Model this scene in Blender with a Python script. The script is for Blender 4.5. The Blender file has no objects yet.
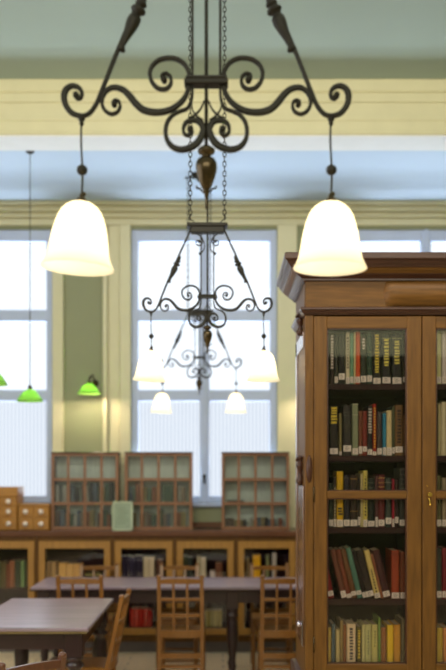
import bpy, math, random
from mathutils import Vector, Matrix
random.seed(7)
PI = math.pi
S = bpy.context.scene
COL = S.collection

# ------------------------------------------------------------------ camera, world, light, exposure
F = 950.0            # focal length in pixels of the 446x670 frame
CX, HY, EYE = 223.0, 473.0, 1.60
def at(px, py, D):   # a point of the place at depth D seen at pixel px, py
    return Vector(((px - CX) / F * D, D, EYE + (HY - py) / F * D))

cam = bpy.data.cameras.new('camera')
cam.lens = F / 670.0 * 36.0
cam.sensor_width = 36.0
cam.shift_y = (HY - 335.0) / 670.0
cam.clip_end = 200
cam.dof.use_dof = True
cam.dof.focus_distance = 3.45
cam.dof.aperture_fstop = 2.4
camo = bpy.data.objects.new('camera', cam)
camo.location = (0, 0, EYE)
camo.rotation_euler = (PI / 2, 0, 0)
COL.objects.link(camo)
S.camera = camo

S.view_settings.view_transform = 'Standard'
S.view_settings.look = 'None'
S.view_settings.gamma = 1.0
S.view_settings.use_curve_mapping = False
S.view_settings.exposure = 0.0

w = bpy.data.worlds.new('overcast_sky')
S.world = w
w.use_nodes = True
bg = w.node_tree.nodes['Background']
bg.inputs[0].default_value = (0.80, 0.88, 1.0, 1)
bg.inputs[1].default_value = 2.1

def area(name, loc, rot, sx, sy, power, col):
    l = bpy.data.lights.new(name, 'AREA')
    l.shape = 'RECTANGLE'; l.size = sx; l.size_y = sy; l.energy = power; l.color = col
    o = bpy.data.objects.new(name, l)
    o.location = loc; o.rotation_euler = rot
    COL.objects.link(o)
    return o
# unseen fill panels added behind the camera, by the left wall and overhead
area('rear_fill', (0.0, -2.7, 3.98), (math.radians(82), 0, 0), 6.0, 0.9, 170, (1.0, 0.93, 0.78))
area('left_fill', (-3.7, 2.5, 2.4), (math.radians(90), 0, math.radians(-90)), 5.0, 2.2, 110, (0.95, 0.96, 1.0))  # added side fill, the left wall has no window
area('overhead_fill', (0.0, 3.0, 4.35), (math.radians(58), 0, 0), 4.5, 0.5, 105, (1.0, 0.92, 0.76))  # added overhead fill without fixtures
area('ceiling_fill', (0.0, 2.2, 3.4), (math.radians(180), 0, 0), 5.0, 2.0, 44, (0.93, 0.97, 1.0))  # added upward fill that brightens the front ceiling
# added unseen panels outside the back windows, low and high, boosting the incoming daylight
area('low_window_fill', (0.0, 10.2, 0.7), (math.radians(-140), 0, 0), 7.5, 1.6, 1300, (0.74, 0.86, 1.0))
area('high_window_fill', (0.0, 10.6, 5.4), (math.radians(-50), 0, 0), 7.5, 1.6, 1100, (0.84, 0.91, 1.0))

# ------------------------------------------------------------------ materials
def srgb(r, g, b):
    def f(c):
        c /= 255.0
        return c / 12.92 if c <= 0.04045 else ((c + 0.055) / 1.055) ** 2.4
    return (f(r), f(g), f(b), 1)
MATS = {}
def mat(name, col, rough=0.5, metal=0.0, grain=None, var=0.12, scale=6.0, spec=0.5, bump=0.0, coat=0.0):
    if name in MATS: return MATS[name]
    m = bpy.data.materials.new(name); m.use_nodes = True
    nt = m.node_tree; b = nt.nodes['Principled BSDF']
    b.inputs['Roughness'].default_value = rough
    b.inputs['Metallic'].default_value = metal
    b.inputs['Specular IOR Level'].default_value = spec
    b.inputs['Coat Weight'].default_value = coat; b.inputs['Coat Roughness'].default_value = 0.25; b.inputs['Coat IOR'].default_value = 1.75
    tc = nt.nodes.new('ShaderNodeTexCoord'); mp = nt.nodes.new('ShaderNodeMapping')
    nt.links.new(tc.outputs['Object'], mp.inputs[0])
    if grain: mp.inputs['Scale'].default_value = grain
    n = nt.nodes.new('ShaderNodeTexNoise'); n.inputs['Scale'].default_value = scale
    n.inputs['Detail'].default_value = 5
    nt.links.new(mp.outputs[0], n.inputs['Vector'])
    r = nt.nodes.new('ShaderNodeValToRGB')
    c = col
    r.color_ramp.elements[0].position = 0.3; r.color_ramp.elements[1].position = 0.7
    r.color_ramp.elements[0].color = (c[0] * (1 - var), c[1] * (1 - var), c[2] * (1 - var), 1)
    r.color_ramp.elements[1].color = (min(1, c[0] * (1 + var)), min(1, c[1] * (1 + var)), min(1, c[2] * (1 + var)), 1)
    nt.links.new(n.outputs['Fac'], r.inputs[0]); nt.links.new(r.outputs[0], b.inputs['Base Color'])
    if bump:
        bp = nt.nodes.new('ShaderNodeBump'); bp.inputs['Strength'].default_value = bump; bp.inputs['Distance'].default_value = 0.01
        nt.links.new(n.outputs['Fac'], bp.inputs['Height']); nt.links.new(bp.outputs[0], b.inputs['Normal'])
    MATS[name] = m
    return m
VG = (14, 14, 1.2)      # vertical grain
HG = (1.2, 14, 14)      # grain along x
DG = (14, 1.2, 14)
wall_m = mat('wall_paint', srgb(142, 145, 112), 0.7, var=0.03, scale=1.5)
trim_m = mat('cream_trim_paint', srgb(208, 202, 166), 0.55, var=0.03)
white_m = mat('white_paint_sky_tint', srgb(182, 194, 222), 0.5, var=0.03)  # blue skylight on the frames mixed into the white paint
ceil_front = mat('ceiling_room_light_tone', srgb(164, 180, 172), 0.8, var=0.03, scale=1)  # same ceiling paint, tone of the room light put into its colour
ceil_back = mat('ceiling_daylight_tint', srgb(192, 210, 232), 0.8, var=0.03, scale=1)  # window daylight on the ceiling put into a pale blue colour
wht_m = mat('white_ceiling_trim', srgb(232, 232, 232), 0.7, var=0.02)
walnut_v = mat('walnut_vertical', srgb(98, 65, 26), 0.42, grain=VG, var=0.25, scale=5, spec=0.22)
walnut_h = mat('walnut_horizontal', srgb(98, 65, 26), 0.42, grain=HG, var=0.25, scale=5, spec=0.22)
walnut_d = mat('walnut_dark', srgb(66, 40, 30), 0.3, grain=HG, var=0.25, scale=5, spec=0.3)
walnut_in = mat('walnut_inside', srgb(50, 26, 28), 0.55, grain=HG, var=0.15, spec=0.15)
oak_v = mat('oak_vertical', srgb(158, 112, 46), 0.4, grain=VG, var=0.18, scale=5)
oak_h = mat('oak_horizontal', srgb(158, 112, 46), 0.4, grain=HG, var=0.18, scale=5)
oak_dk = mat('stained_worktop_wood', srgb(98, 62, 42), 0.2, grain=HG, var=0.15)
oak_box = mat('catalogue_oak', srgb(166, 114, 40), 0.45, grain=HG, var=0.15, scale=5)
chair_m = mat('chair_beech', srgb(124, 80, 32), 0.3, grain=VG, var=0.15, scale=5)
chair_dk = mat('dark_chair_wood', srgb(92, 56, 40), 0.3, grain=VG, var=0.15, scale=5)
table_top = mat('mahogany_window_sheen', srgb(128, 106, 122), 0.3, grain=HG, var=0.4, scale=2.2, spec=1.0, coat=1.0)  # lavender of the window sheen put into the mahogany colour
table_m = mat('table_mahogany', srgb(38, 18, 20), 0.28, grain=HG, var=0.2)
table_edge = mat('table_edge_worn', srgb(112, 96, 58), 0.3, var=0.2)
iron = mat('bronzed_iron', srgb(30, 26, 17), 0.55, metal=0.0, var=0.2, scale=40, spec=0.3)
brass_dk = mat('aged_brass', srgb(66, 54, 34), 0.25, metal=0.7, var=0.3, scale=30)
brass = mat('bright_brass', srgb(224, 184, 90), 0.25, metal=1.0, var=0.1)
cord_m = mat('black_cord', srgb(34, 32, 30), 0.6)
knob_m = mat('porcelain_knob', srgb(235, 220, 210), 0.15)
page_m = mat('book_pages', srgb(206, 192, 158), 0.8)
lab_m = mat('white_spine_label', srgb(232, 226, 212), 0.6, var=0.02)
back_m = mat('grey_green_lining', srgb(214, 222, 214), 0.6, grain=VG, var=0.12)

def floor_mat():
    m = bpy.data.materials.new('floor_boards'); m.use_nodes = True
    nt = m.node_tree; b = nt.nodes['Principled BSDF']; b.inputs['Roughness'].default_value = 0.35
    tc = nt.nodes.new('ShaderNodeTexCoord')
    br = nt.nodes.new('ShaderNodeTexBrick')
    br.inputs['Color1'].default_value = srgb(246, 222, 184); br.inputs['Color2'].default_value = srgb(236, 210, 172)
    br.inputs['Mortar'].default_value = srgb(110, 86, 64)
    br.inputs['Scale'].default_value = 1; br.inputs['Brick Width'].default_value = 1.6
    br.inputs['Row Height'].default_value = 0.12; br.inputs['Mortar Size'].default_value = 0.004
    nt.links.new(tc.outputs['Object'], br.inputs['Vector']); nt.links.new(br.outputs['Color'], b.inputs['Base Color'])
    return m
def glass_mat(name, tint, gloss=0.06, ribs=False, ior=1.45, rough=0.0):
    m = bpy.data.materials.new(name); m.use_nodes = True
    nt = m.node_tree; nt.nodes.clear()
    out = nt.nodes.new('ShaderNodeOutputMaterial'); mx = nt.nodes.new('ShaderNodeMixShader')
    tr = nt.nodes.new('ShaderNodeBsdfTransparent'); gl = nt.nodes.new('ShaderNodeBsdfGlossy')
    gl.inputs['Roughness'].default_value = rough
    fr = nt.nodes.new('ShaderNodeFresnel'); fr.inputs['IOR'].default_value = ior
    ad = nt.nodes.new('ShaderNodeMath'); ad.operation = 'ADD'; ad.inputs[1].default_value = gloss
    nt.links.new(fr.outputs[0], ad.inputs[0]); nt.links.new(ad.outputs[0], mx.inputs[0])
    tr.inputs[0].default_value = tint
    if ribs:
        tc = nt.nodes.new('ShaderNodeTexCoord'); wv = nt.nodes.new('ShaderNodeTexWave')
        wv.wave_type = 'BANDS'; wv.bands_direction = 'X'; wv.inputs['Scale'].default_value = 9
        rp = nt.nodes.new('ShaderNodeValToRGB')
        rp.color_ramp.elements[0].color = (tint[0] * .86, tint[1] * .88, tint[2] * .92, 1)
        rp.color_ramp.elements[1].color = tint
        nt.links.new(tc.outputs['Object'], wv.inputs[0]); nt.links.new(wv.outputs['Fac'], rp.inputs[0])
        nt.links.new(rp.outputs[0], tr.inputs[0])
    nt.links.new(tr.outputs[0], mx.inputs[1]); nt.links.new(gl.outputs[0], mx.inputs[2])
    nt.links.new(mx.outputs[0], out.inputs[0])
    return m
win_glass = glass_mat('window_glass', (0.80, 0.80, 0.79, 1), 0.0, ior=1.12)
win_frost = glass_mat('ribbed_window_glass', (0.73, 0.72, 0.70, 1), 0.0, ribs=True, ior=1.12)
case_glass = glass_mat('bookcase_glass', (0.97, 0.93, 0.93, 1), 0.0)
old_glass = glass_mat('dusty_cabinet_glass', (0.94, 0.95, 0.94, 1), 0.03, rough=0.2)
def shade_mat(name, col, trans=0.85, glow=0.0, gcol=None):
    m = bpy.data.materials.new(name); m.use_nodes = True
    nt = m.node_tree; nt.nodes.clear()
    out = nt.nodes.new('ShaderNodeOutputMaterial'); mx = nt.nodes.new('ShaderNodeMixShader'); mx.inputs[0].default_value = trans
    d = nt.nodes.new('ShaderNodeBsdfPrincipled'); d.inputs['Base Color'].default_value = col; d.inputs['Roughness'].default_value = 0.25
    t = nt.nodes.new('ShaderNodeBsdfTranslucent'); t.inputs[0].default_value = col
    nt.links.new(d.outputs[0], mx.inputs[1]); nt.links.new(t.outputs[0], mx.inputs[2])
    last = mx
    if glow:
        e = nt.nodes.new('ShaderNodeEmission'); e.inputs[0].default_value = gcol or col; e.inputs[1].default_value = glow
        a = nt.nodes.new('ShaderNodeAddShader'); nt.links.new(mx.outputs[0], a.inputs[0]); nt.links.new(e.outputs[0], a.inputs[1]); last = a
    nt.links.new(last.outputs[0], out.inputs[0])
    return m
opal = shade_mat('opal_glass', (1.0, 0.94, 0.80, 1), 0.8, 0.30, (1.0, 0.87, 0.62, 1))
green_glass = shade_mat('green_glass', (0.33, 0.62, 0.13, 1), 0.6, 0.10)
def emis(name, col, s):
    m = bpy.data.materials.new(name); m.use_nodes = True
    nt = m.node_tree; nt.nodes.clear()
    out = nt.nodes.new('ShaderNodeOutputMaterial'); e = nt.nodes.new('ShaderNodeEmission')
    e.inputs[0].default_value = col; e.inputs[1].default_value = s; nt.links.new(e.outputs[0], out.inputs[0])
    return m
bulb_m = emis('lit_bulb', (1, 0.9, 0.7, 1), 6.0)

# ------------------------------------------------------------------ mesh helpers
class MB:
    def __init__(s): s.v = []; s.f = []; s.mi = []; s.sm = []
    def add(s, vs, fs, mi=0, smooth=False):
        o = len(s.v); s.v += [tuple(v) for v in vs]
        for f in fs: s.f.append([i + o for i in f]); s.mi.append(mi); s.sm.append(smooth)
        return s
    def box(s, x0, x1, y0, y1, z0, z1, mi=0, b=0.0):
        if b <= 0:
            vs = [(x, y, z) for x in (x0, x1) for y in (y0, y1) for z in (z0, z1)]
            return s.add(vs, [(0, 1, 3, 2), (4, 6, 7, 5), (0, 4, 5, 1), (2, 3, 7, 6), (0, 2, 6, 4), (1, 5, 7, 3)], mi)
        vs = []; fs = []                     # chamfered box
        X = (x0, x1); Y = (y0, y1); Z = (z0, z1); idx = {}
        for i in (0, 1):
            for j in (0, 1):
                for k in (0, 1):
                    sx = b if i == 0 else -b; sy = b if j == 0 else -b; sz = b if k == 0 else -b
                    idx[i, j, k, 'x'] = len(vs); vs.append((X[i], Y[j] + sy, Z[k] + sz))
                    idx[i, j, k, 'y'] = len(vs); vs.append((X[i] + sx, Y[j], Z[k] + sz))
                    idx[i, j, k, 'z'] = len(vs); vs.append((X[i] + sx, Y[j] + sy, Z[k]))
                    fs.append((idx[i, j, k, 'x'], idx[i, j, k, 'y'], idx[i, j, k, 'z']))
        g = lambda i, j, k, a: idx[i, j, k, a]
        for i in (0, 1):
            fs.append([g(i, 0, 0, 'x'), g(i, 1, 0, 'x'), g(i, 1, 1, 'x'), g(i, 0, 1, 'x')])
            fs.append([g(0, i, 0, 'y'), g(1, i, 0, 'y'), g(1, i, 1, 'y'), g(0, i, 1, 'y')])
            fs.append([g(0, 0, i, 'z'), g(1, 0, i, 'z'), g(1, 1, i, 'z'), g(0, 1, i, 'z')])
            for j in (0, 1):
                fs.append([g(i, j, 0, 'x'), g(i, j, 0, 'y'), g(i, j, 1, 'y'), g(i, j, 1, 'x')])
                fs.append([g(i, 0, j, 'x'), g(i, 0, j, 'z'), g(i, 1, j, 'z'), g(i, 1, j, 'x')])
                fs.append([g(0, i, j, 'y'), g(0, i, j, 'z'), g(1, i, j, 'z'), g(1, i, j, 'y')])
        return s.add(vs, fs, mi)
    def lathe(s, prof, c=(0, 0, 0), d=(0, 0, 1), n=20, mi=0, cap=True, smooth=True):
        # prof = [(radius, distance along d)]
        c = Vector(c); d = Vector(d).normalized()
        u = d.orthogonal().normalized(); w_ = d.cross(u)
        vs = []; fs = []
        for r, h in prof:
            for k in range(n):
                a = 2 * PI * k / n
                vs.append(c + d * h + (u * math.cos(a) + w_ * math.sin(a)) * r)
        for i in range(len(prof) - 1):
            for k in range(n):
                fs.append((i * n + k, i * n + (k + 1) % n, (i + 1) * n + (k + 1) % n, (i + 1) * n + k))
        s.add(vs, fs, mi, smooth)
        if cap:
            m = len(prof) - 1
            o = len(s.v) - len(vs)
            s.f.append([o + k for k in range(n)][::-1]); s.mi.append(mi); s.sm.append(False)
            s.f.append([o + m * n + k for k in range(n)]); s.mi.append(mi); s.sm.append(False)
        return s
    def tube(s, pts, r, n=10, mi=0, closed=False):
        pts = [Vector(p) for p in pts]; N = len(pts)
        rs = r if isinstance(r, (list, tuple)) else [r] * N
        vs = []; fs = []; prev = None
        for i, p in enumerate(pts):
            if closed: t = pts[(i + 1) % N] - pts[i - 1]
            else: t = pts[min(i + 1, N - 1)] - pts[max(i - 1, 0)]
            t.normalize()
            u = (prev - t * prev.dot(t)) if prev else t.orthogonal()
            u.normalize(); prev = u; w_ = t.cross(u)
            for k in range(n):
                a = 2 * PI * k / n
                vs.append(p + (u * math.cos(a) + w_ * math.sin(a)) * rs[i])
        for i in range(N if closed else N - 1):
            for k in range(n):
                j = (i + 1) % N
                fs.append((i * n + k, i * n + (k + 1) % n, j * n + (k + 1) % n, j * n + k))
        if not closed:
            fs.append(list(range(n))[::-1]); fs.append([(N - 1) * n + k for k in range(n)])
        return s.add(vs, fs, mi, True)
    def ribbon(s, pts, hw, hd, y=0.0):
        # flat iron strip bent in the xz plane: half thickness hw[i] in plane, half depth hd along y, softened corners
        N = len(pts); vs = []; fs = []
        sec = [(-1, -.7), (-.7, -1), (.7, -1), (1, -.7), (1, .7), (.7, 1), (-.7, 1), (-1, .7)]
        for i in range(N):
            a = pts[max(i - 1, 0)]; b = pts[min(i + 1, N - 1)]
            t = Vector((b[0] - a[0], 0, b[1] - a[1])).normalized(); nrm = Vector((-t.z, 0, t.x))
            for su, sv in sec:
                q = Vector((pts[i][0], y, pts[i][1])) + nrm * hw[i] * su
                q.y += hd * sv; vs.append(q)
        for i in range(N - 1):
            for k in range(8): fs.append((i * 8 + k, i * 8 + (k + 1) % 8, (i + 1) * 8 + (k + 1) % 8, (i + 1) * 8 + k))
        fs.append(list(range(8))[::-1]); fs.append([(N - 1) * 8 + k for k in range(8)])
        return s.add(vs, fs, 0, True)
    def ball(s, c, r, n=12, sz=1.0):
        prof = [(max(1e-4, r * math.sin(PI * i / 8)), -r * sz * math.cos(PI * i / 8)) for i in range(9)]
        return s.lathe(prof, c, (0, 0, 1), n)
    def xf(s, M):
        s.v = [tuple(M @ Vector(v)) for v in s.v]; return s
    def build(s, name, m, parent=None, loc=None, kind=None):
        me = bpy.data.meshes.new(name); me.from_pydata(s.v, [], s.f)
        for mm in (m if isinstance(m, (list, tuple)) else [m]): me.materials.append(mm)
        me.polygons.foreach_set('material_index', s.mi)
        me.polygons.foreach_set('use_smooth', s.sm)
        me.validate(); me.update()
        import bmesh
        bm = bmesh.new(); bm.from_mesh(me); bmesh.ops.recalc_face_normals(bm, faces=bm.faces); bm.to_mesh(me); bm.free()
        o = bpy.data.objects.new(name, me); COL.objects.link(o)
        if parent: o.parent = parent
        if loc is not None: o.location = loc
        if kind: o['kind'] = kind
        return o
def smooth_path(pts, n=8):
    out = []; N = len(pts)
    for i in range(N - 1):
        p0 = pts[max(i - 1, 0)]; p1 = pts[i]; p2 = pts[i + 1]; p3 = pts[min(i + 2, N - 1)]
        for k in range(n):
            t = k / n
            out.append(tuple(0.5 * ((2 * p1[a]) + (-p0[a] + p2[a]) * t + (2 * p0[a] - 5 * p1[a] + 4 * p2[a] - p3[a]) * t * t
                       + (-p0[a] + 3 * p1[a] - 3 * p2[a] + p3[a]) * t ** 3) for a in range(len(p1))))
    out.append(tuple(pts[-1])); return out
def tag(o, label, cat, group=None):
    o['label'] = label; o['category'] = cat
    if group: o['group'] = group
    return o
def thing(name, label, cat, loc=(0, 0, 0), rz=0.0, group=None):
    o = bpy.data.objects.new(name, None); o.empty_display_size = 0.1; COL.objects.link(o)
    o.location = loc; o.rotation_euler = (0, 0, rz)
    return tag(o, label, cat, group)
def copy_tree(o, parent=None):
    c = o.copy(); COL.objects.link(c); c.parent = parent
    for ch in list(o.children): copy_tree(ch, c)
    return c
def struct(mb, name, m, parent=None): return mb.build(name, m, parent, kind='structure')

# ------------------------------------------------------------------ the room
XL, XR, YB, YR = -3.9, 3.3, 8.88, -3.0
Z2 = 4.105           # lower ceiling by the windows
Z1 = 4.50            # higher ceiling over the room
YF = 7.0
struct(MB().box(XL - .2, XR + .2, YR, YB + .3, -0.1, 0), 'floor', floor_mat())
struct(MB().box(XL - .2, XR + .2, YR, YF + .3, Z1, Z1 + .1), 'ceiling', ceil_front)
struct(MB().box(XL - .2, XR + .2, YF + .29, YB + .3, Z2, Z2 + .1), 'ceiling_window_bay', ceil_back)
def zb(py): return EYE + (HY - py) / F * YB
def xb(px): return (px - CX) / F * YB
# windows in the back wall: outer edges and panes by their pixels on the wall plane
SILL, HEAD = zb(503), zb(229)
wins = [(-96, 53), (131, 277), (353, 499)]
mb = MB()
xs = [XL - .2] + [xb(v) for ab in wins for v in ab] + [XR + .2]
for k in range(0, len(xs), 2): mb.box(xs[k], xs[k + 1], YB, YB + .25, 0, Z2 + .1)
for a, b in wins:
    mb.box(xb(a), xb(b), YB, YB + .25, 0, SILL); mb.box(xb(a), xb(b), YB, YB + .25, HEAD, Z2 + .1)
struct(mb, 'wall_back', wall_m)
struct(MB().box(XL - .2, XL, YR, YB + .3, 0, Z1 + .1), 'wall_left', wall_m)
struct(MB().box(XR, XR + .2, YR, YB + .3, 0, Z1 + .1), 'wall_right', wall_m)
struct(MB().box(XL, XR, YR - .2, YR, 0, 3.1), 'wall_rear', wall_m)
struct(MB().box(XL, XR, YR - .1, YR - .094, 3.1, Z1), 'window_4', glass_mat('haze_tint_glass', (0.97, 0.93, 0.66, 1), 0.0))  # added unseen pane that tints the haze reflected in the bookcase glass
# fascia where the ceiling drops, with its mouldings
mb = MB(); D = YF
def zf(py): return EYE + (HY - py) / F * YF
mb.box(XL, XR, YF, YF + .3, zf(135), Z1)
mb.box(XL, XR, YF - .02, YF, zf(93), Z1, b=.012)
mb.box(XL, XR, YF - .011, YF, zf(103), zf(93), b=.008)
mb.box(XL, XR, YF - .008, YF, zf(121), zf(117), b=.003)
mb.box(XL, XR, YF - .01, YF, zf(135), zf(132), b=.004)
struct(mb, 'trim_1', trim_m)
struct(MB().box(XL, XR, YF + .002, YF + .31, Z2 - .025, Z2 - .001), 'trim_2', wht_m)
# cornice at the head of the back wall
mb = MB()
for pr, z0, z1 in ((.16, zb(209), Z2), (.11, zb(214), zb(209)), (.06, zb(219), zb(214)), (.03, zb(226), zb(219))):
    mb.box(XL, XR, YB - pr, YB, z0, z1, b=.008)
struct(mb, 'trim_3', trim_m)
# pilaster strips between the windows
n = 4
for a, b, p in ((53, 64, .05), (103.5, 108, .07), (120, 131, .05), (277, 297, .05), (334, 353, .05), (108, 120, .02)):
    struct(MB().box(xb(a), xb(b), YB - p, YB, zb(528), zb(226), b=.006), 'trim_%d' % n, trim_m); n += 1
for i, (a, b) in enumerate(wins):
    f = MB(); y0, y1 = YB + .02, YB + .12
    A, B = xb(a), xb(b)
    m = (a + b) / 2 + .5
    jw = xb(a + 7) - xb(a)
    f.box(A, A + jw, y0, y1, SILL, HEAD, b=.006); f.box(B - jw, B, y0, y1, SILL, HEAD, b=.006)
    f.box(A + .002, B - .002, y0 + .003, y1 - .003, zb(240), HEAD - .001, b=.006); f.box(A + .002, B - .002, y0 + .003, y1 - .003, SILL + .001, zb(496), b=.006)
    f.box(A + .002, B - .002, y0 + .005, y1 - .005, zb(320.5), zb(309), b=.01); f.box(A + .002, B - .002, y0 + .005, y1 - .005, zb(400.5), zb(389.5), b=.01)
    f.box(xb(m - 5), xb(m + 5), y0 - .004, y1 + .004, SILL + .002, HEAD - .002, b=.01); f.box(xb(m - 1.6), xb(m + 1.6), y0 - .015, y0, SILL, HEAD)
    f.box(A - .02, B + .02, YB - .05, YB + .03, SILL - .035, SILL, b=.008)
    fo = struct(f, 'window_%d' % (i + 1), white_m)
    for k, (z0, z1, gm) in enumerate(((zb(309), zb(240), win_glass), (zb(389.5), zb(320.5), win_glass), (zb(496), zb(400.5), win_frost))):
        for (x0, x1) in ((A + jw, xb(m - 5)), (xb(m + 5), B - jw)):
            struct(MB().box(x0, x1, YB + .06, YB + .066, z0, z1), 'pane', gm, fo)
    c = MB().lathe([(.018, 0), (.018, .02), (.01, .03)], (xb(m), y0 - .015, zb(476)), (0, -1, 0), 10)
    c.box(xb(m) - .012, xb(m) + .012, y0 - .05, y0 - .03, zb(476) - .07, zb(476) + .01)
    struct(c, 'window_catch', iron, fo)
struct(MB().box(XL, XR, YB - .03, YB, 1.09, zb(522), b=.005), 'trim_%d' % n, oak_dk); n += 1

# ------------------------------------------------------------------ chandeliers
KS = 1 / 406.0
def L(px, py): return ((px - 206.3) * KS, (80.5 - py) * KS)
def chandelier():
    root = thing('chandelier', '', 'chandelier')
    H = .0075
    def scroll(name, pts, wd, flip, ball=True, seg=7, inner=0):
        P = smooth_path([L(*p) for p in pts], seg)
        N = len(P); hw = []
        for i in range(N):
            t = i / (N - 1) * (len(wd) - 1); k = min(int(t), len(wd) - 2); u = t - k
            hw.append((wd[k] * (1 - u) + wd[k + 1] * u) * KS / 2)
        if flip: P = [(-x, z) for x, z in P]
        m = MB().ribbon(P, hw, H)
        if ball: m.lathe([(.001, -.011), (2.9 * KS, -.009), (3.3 * KS, 0), (2.9 * KS, .009), (.001, .011)], (P[-1][0], 0, P[-1][1]), (0, 1, 0), 14)
        return m.build(name, iron, root)
    for fl in (False, True):
        # outer arm with its end scroll
        arm = [(173, -77), (158, -44), (142, -9), (121, 40), (112, 62), (101, 90), (95, 104), (88, 112.5), (80, 114.5), (71, 111.5), (65, 103.5), (63.3, 95),
               (65.5, 88), (71, 84.6), (77, 85.6), (81, 90), (80.5, 96), (76.5, 97.5), (75.5, 94)]
        scroll('arm', arm, [3.8] * 8 + [5, 6, 6, 5, 4.5, 4, 3.5, 3, 2.5], fl)
        # turned sleeve on the arm
        a = Vector((L(119.5, 49.5)[0], 0, L(119.5, 49.5)[1])); b = Vector((L(146, -9.5)[0], 0, L(146, -9.5)[1]))
        a2, b2 = (a, b) if not fl else (Vector((-a.x, 0, a.z)), Vector((-b.x, 0, b.z)))
        ln = (b2 - a2).length; prof = []
        for t, r in ((0, 2), (.01, 4.4), (.04, 4.8), (.07, 3.6), (.10, 2.6), (.2, 3.2), (.35, 5.2), (.48, 6.6), (.57, 6.4), (.62, 4.0), (.645, 3.4), (.66, 6.4), (.69, 7.6),
                     (.725, 7.0), (.74, 3.6), (.77, 3.2), (.79, 5.8), (.82, 5.6), (.86, 3.6), (.95, 3.0), (1, 2)):
            prof.append((r * KS * 1.05, t * ln))
        MB().lathe(prof, a2, b2 - a2, 18).build('turned_sleeve', iron, root)
        # S scroll from the small outer curl through the bar to the upper curl
        s = [(112.5, 100.5), (109.5, 101), (108.8, 105), (111, 109.5), (116, 112), (121, 108), (121, 101), (116, 97.5)]
        s = [(114.5, 103), (111.5, 100.5), (110.6, 105), (113.5, 108.8)]
        curl = [(113.5, 102.5), (111.2, 101.8), (111.2, 105.2), (114, 107), (117.8, 104.6), (118, 100.3), (115, 97.6)]
        small_in = [(115.5, 99.6), (112, 100.2), (110.6, 103.5), (111.5, 106), (115, 108), (119, 106), (120.6, 101.5), (118, 97)]
        outer = [(113.6, 104.2), (112.4, 101.2), (115, 99), (118.6, 100.6), (119.6, 105.4), (117, 110.6), (111, 112.8), (105.4, 110), (102, 104.5), (101.6, 97.5), (105, 90.5),
                 (110.5, 86.6), (116.5, 86.2), (123, 88.6), (129, 94.2), (134.5, 101), (141, 107.3), (149, 110.4), (158, 111), (167, 109.5), (175.5, 105.3), (183, 98.5),
                 (188, 89), (189.3, 79), (188.2, 70), (184, 62.5), (177, 57.8), (168.5, 56.5), (159, 58.5), (152, 64.5), (149.6, 72.5), (152, 81), (158, 87),
                 (165.5, 87.6), (170.3, 83), (170.6, 76.2), (166.5, 72.2), (162, 73.4), (161.6, 77.5), (164, 78.5)]
        scroll('scroll', outer, [2.6, 3, 3, 3.4, 4, 5, 6.6, 6.4, 5.5, 4.4, 4, 3.8, 3.8, 4, 3.6, 3, 2.6], fl)
        m = MB().lathe([(.001, -.011), (2.5 * KS, -.009), (3 * KS, 0), (2.5 * KS, .009), (.001, .011)],
                       ((-1 if fl else 1) * L(113.8, 103)[0], 0, L(113.8, 103)[1]), (0, 1, 0), 12)
        m.build('scroll_button', iron, root)
        # lower scroll and the upright strip that runs up to the top plate
        low = [(192.3, -72), (192.3, 0), (192.3, 78), (192.2, 92), (190.8, 101), (187, 107.3), (180, 110), (173, 113.5), (167.4, 120.5), (165.4, 129), (166.6, 138), (171.8, 145.2),
               (180, 148.4), (189, 147), (197, 142), (202, 133.5), (203, 126.5), (199, 120.5), (193, 119), (186.5, 121), (183.4, 126.5), (184.4, 132.6), (189, 134.2), (192.4, 130.5), (190.2, 128)]
        scroll('lower_scroll', low, [2.6, 2.6, 2.8, 3.2, 3.8, 4.4, 5.8, 6.6, 6, 4.6, 3.6, 3, 2.6], fl)
        # thin curls beneath the bar
        thin = [(206, 94), (200, 107), (190, 114), (189, 111), (194, 108)]
        thin = [(204, 100), (200, 108.5), (193, 115), (188.5, 117)]
        scroll('thin_curl', thin, [1.3, 1.3], fl, ball=False)
        thin2 = [(190, 98), (192, 108), (197, 115), (203, 119)]
        scroll('thin_curl', thin2, [1.3, 1.3], fl, ball=False)
        # curl under the top plate
        topc = [(178, -64), (186, -57), (193, -52), (196, -44), (193, -36), (186, -33), (181, -38), (184, -44), (188, -42)]
        scroll('plate_curl', topc, [2.0, 2.4, 2], fl)
        topd = [(196, -66), (190, -62), (188, -68), (193, -72)]
        scroll('plate_curl', topd, [1.8, 1.8], fl, ball=False)
        topd = [(190, -50), (198, -42), (200, -30), (196, -20), (190, -15)]
        scroll('plate_curl', topd, [2, 1.8], fl)
    MB().tube([(0, 0, L(0, -150)[1]), (0, 0, L(0, 150)[1])], 1.9 * KS, 12).build('centre_rod', iron, root)
    x = 22 * KS
    m = MB().box(-x, x, -.02, .02, L(0, 84.5)[1], L(0, 79)[1], b=.002); m.box(-x + .004, x - .004, -.024, .024, L(0, 80)[1], L(0, 77)[1], b=.002)
    m.build('cross_bar', iron, root)
    x = 42 * KS
    m = MB().box(-x + .012, x - .012, -.03, .03, L(0, -60)[1], L(0, -77)[1], b=.004); m.box(-x - .008, x + .008, -.04, .04, L(0, -73)[1], L(0, -81)[1], b=.004)
    m.build('top_plate', iron, root)
    # urn finial
    prof = [(2.2, 144), (6, 146), (8.6, 148.2), (8.8, 150.5), (7.6, 152.6), (4.4, 154), (4.2, 155.5), (8.4, 158), (10.4, 161.5), (10.9, 166), (10.2, 171), (8.6, 177), (6.4, 183), (4.2, 187.5),
            (3.0, 190), (3.3, 191.5), (2.2, 193), (1.3, 200), (1.4, 206), (.4, 209)]
    MB().lathe([(r * KS, -h * KS) for r, h in prof], (0, 0, 80.5 * KS), (0, 0, 1), 24).build('urn_finial', brass_dk, root)
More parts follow.
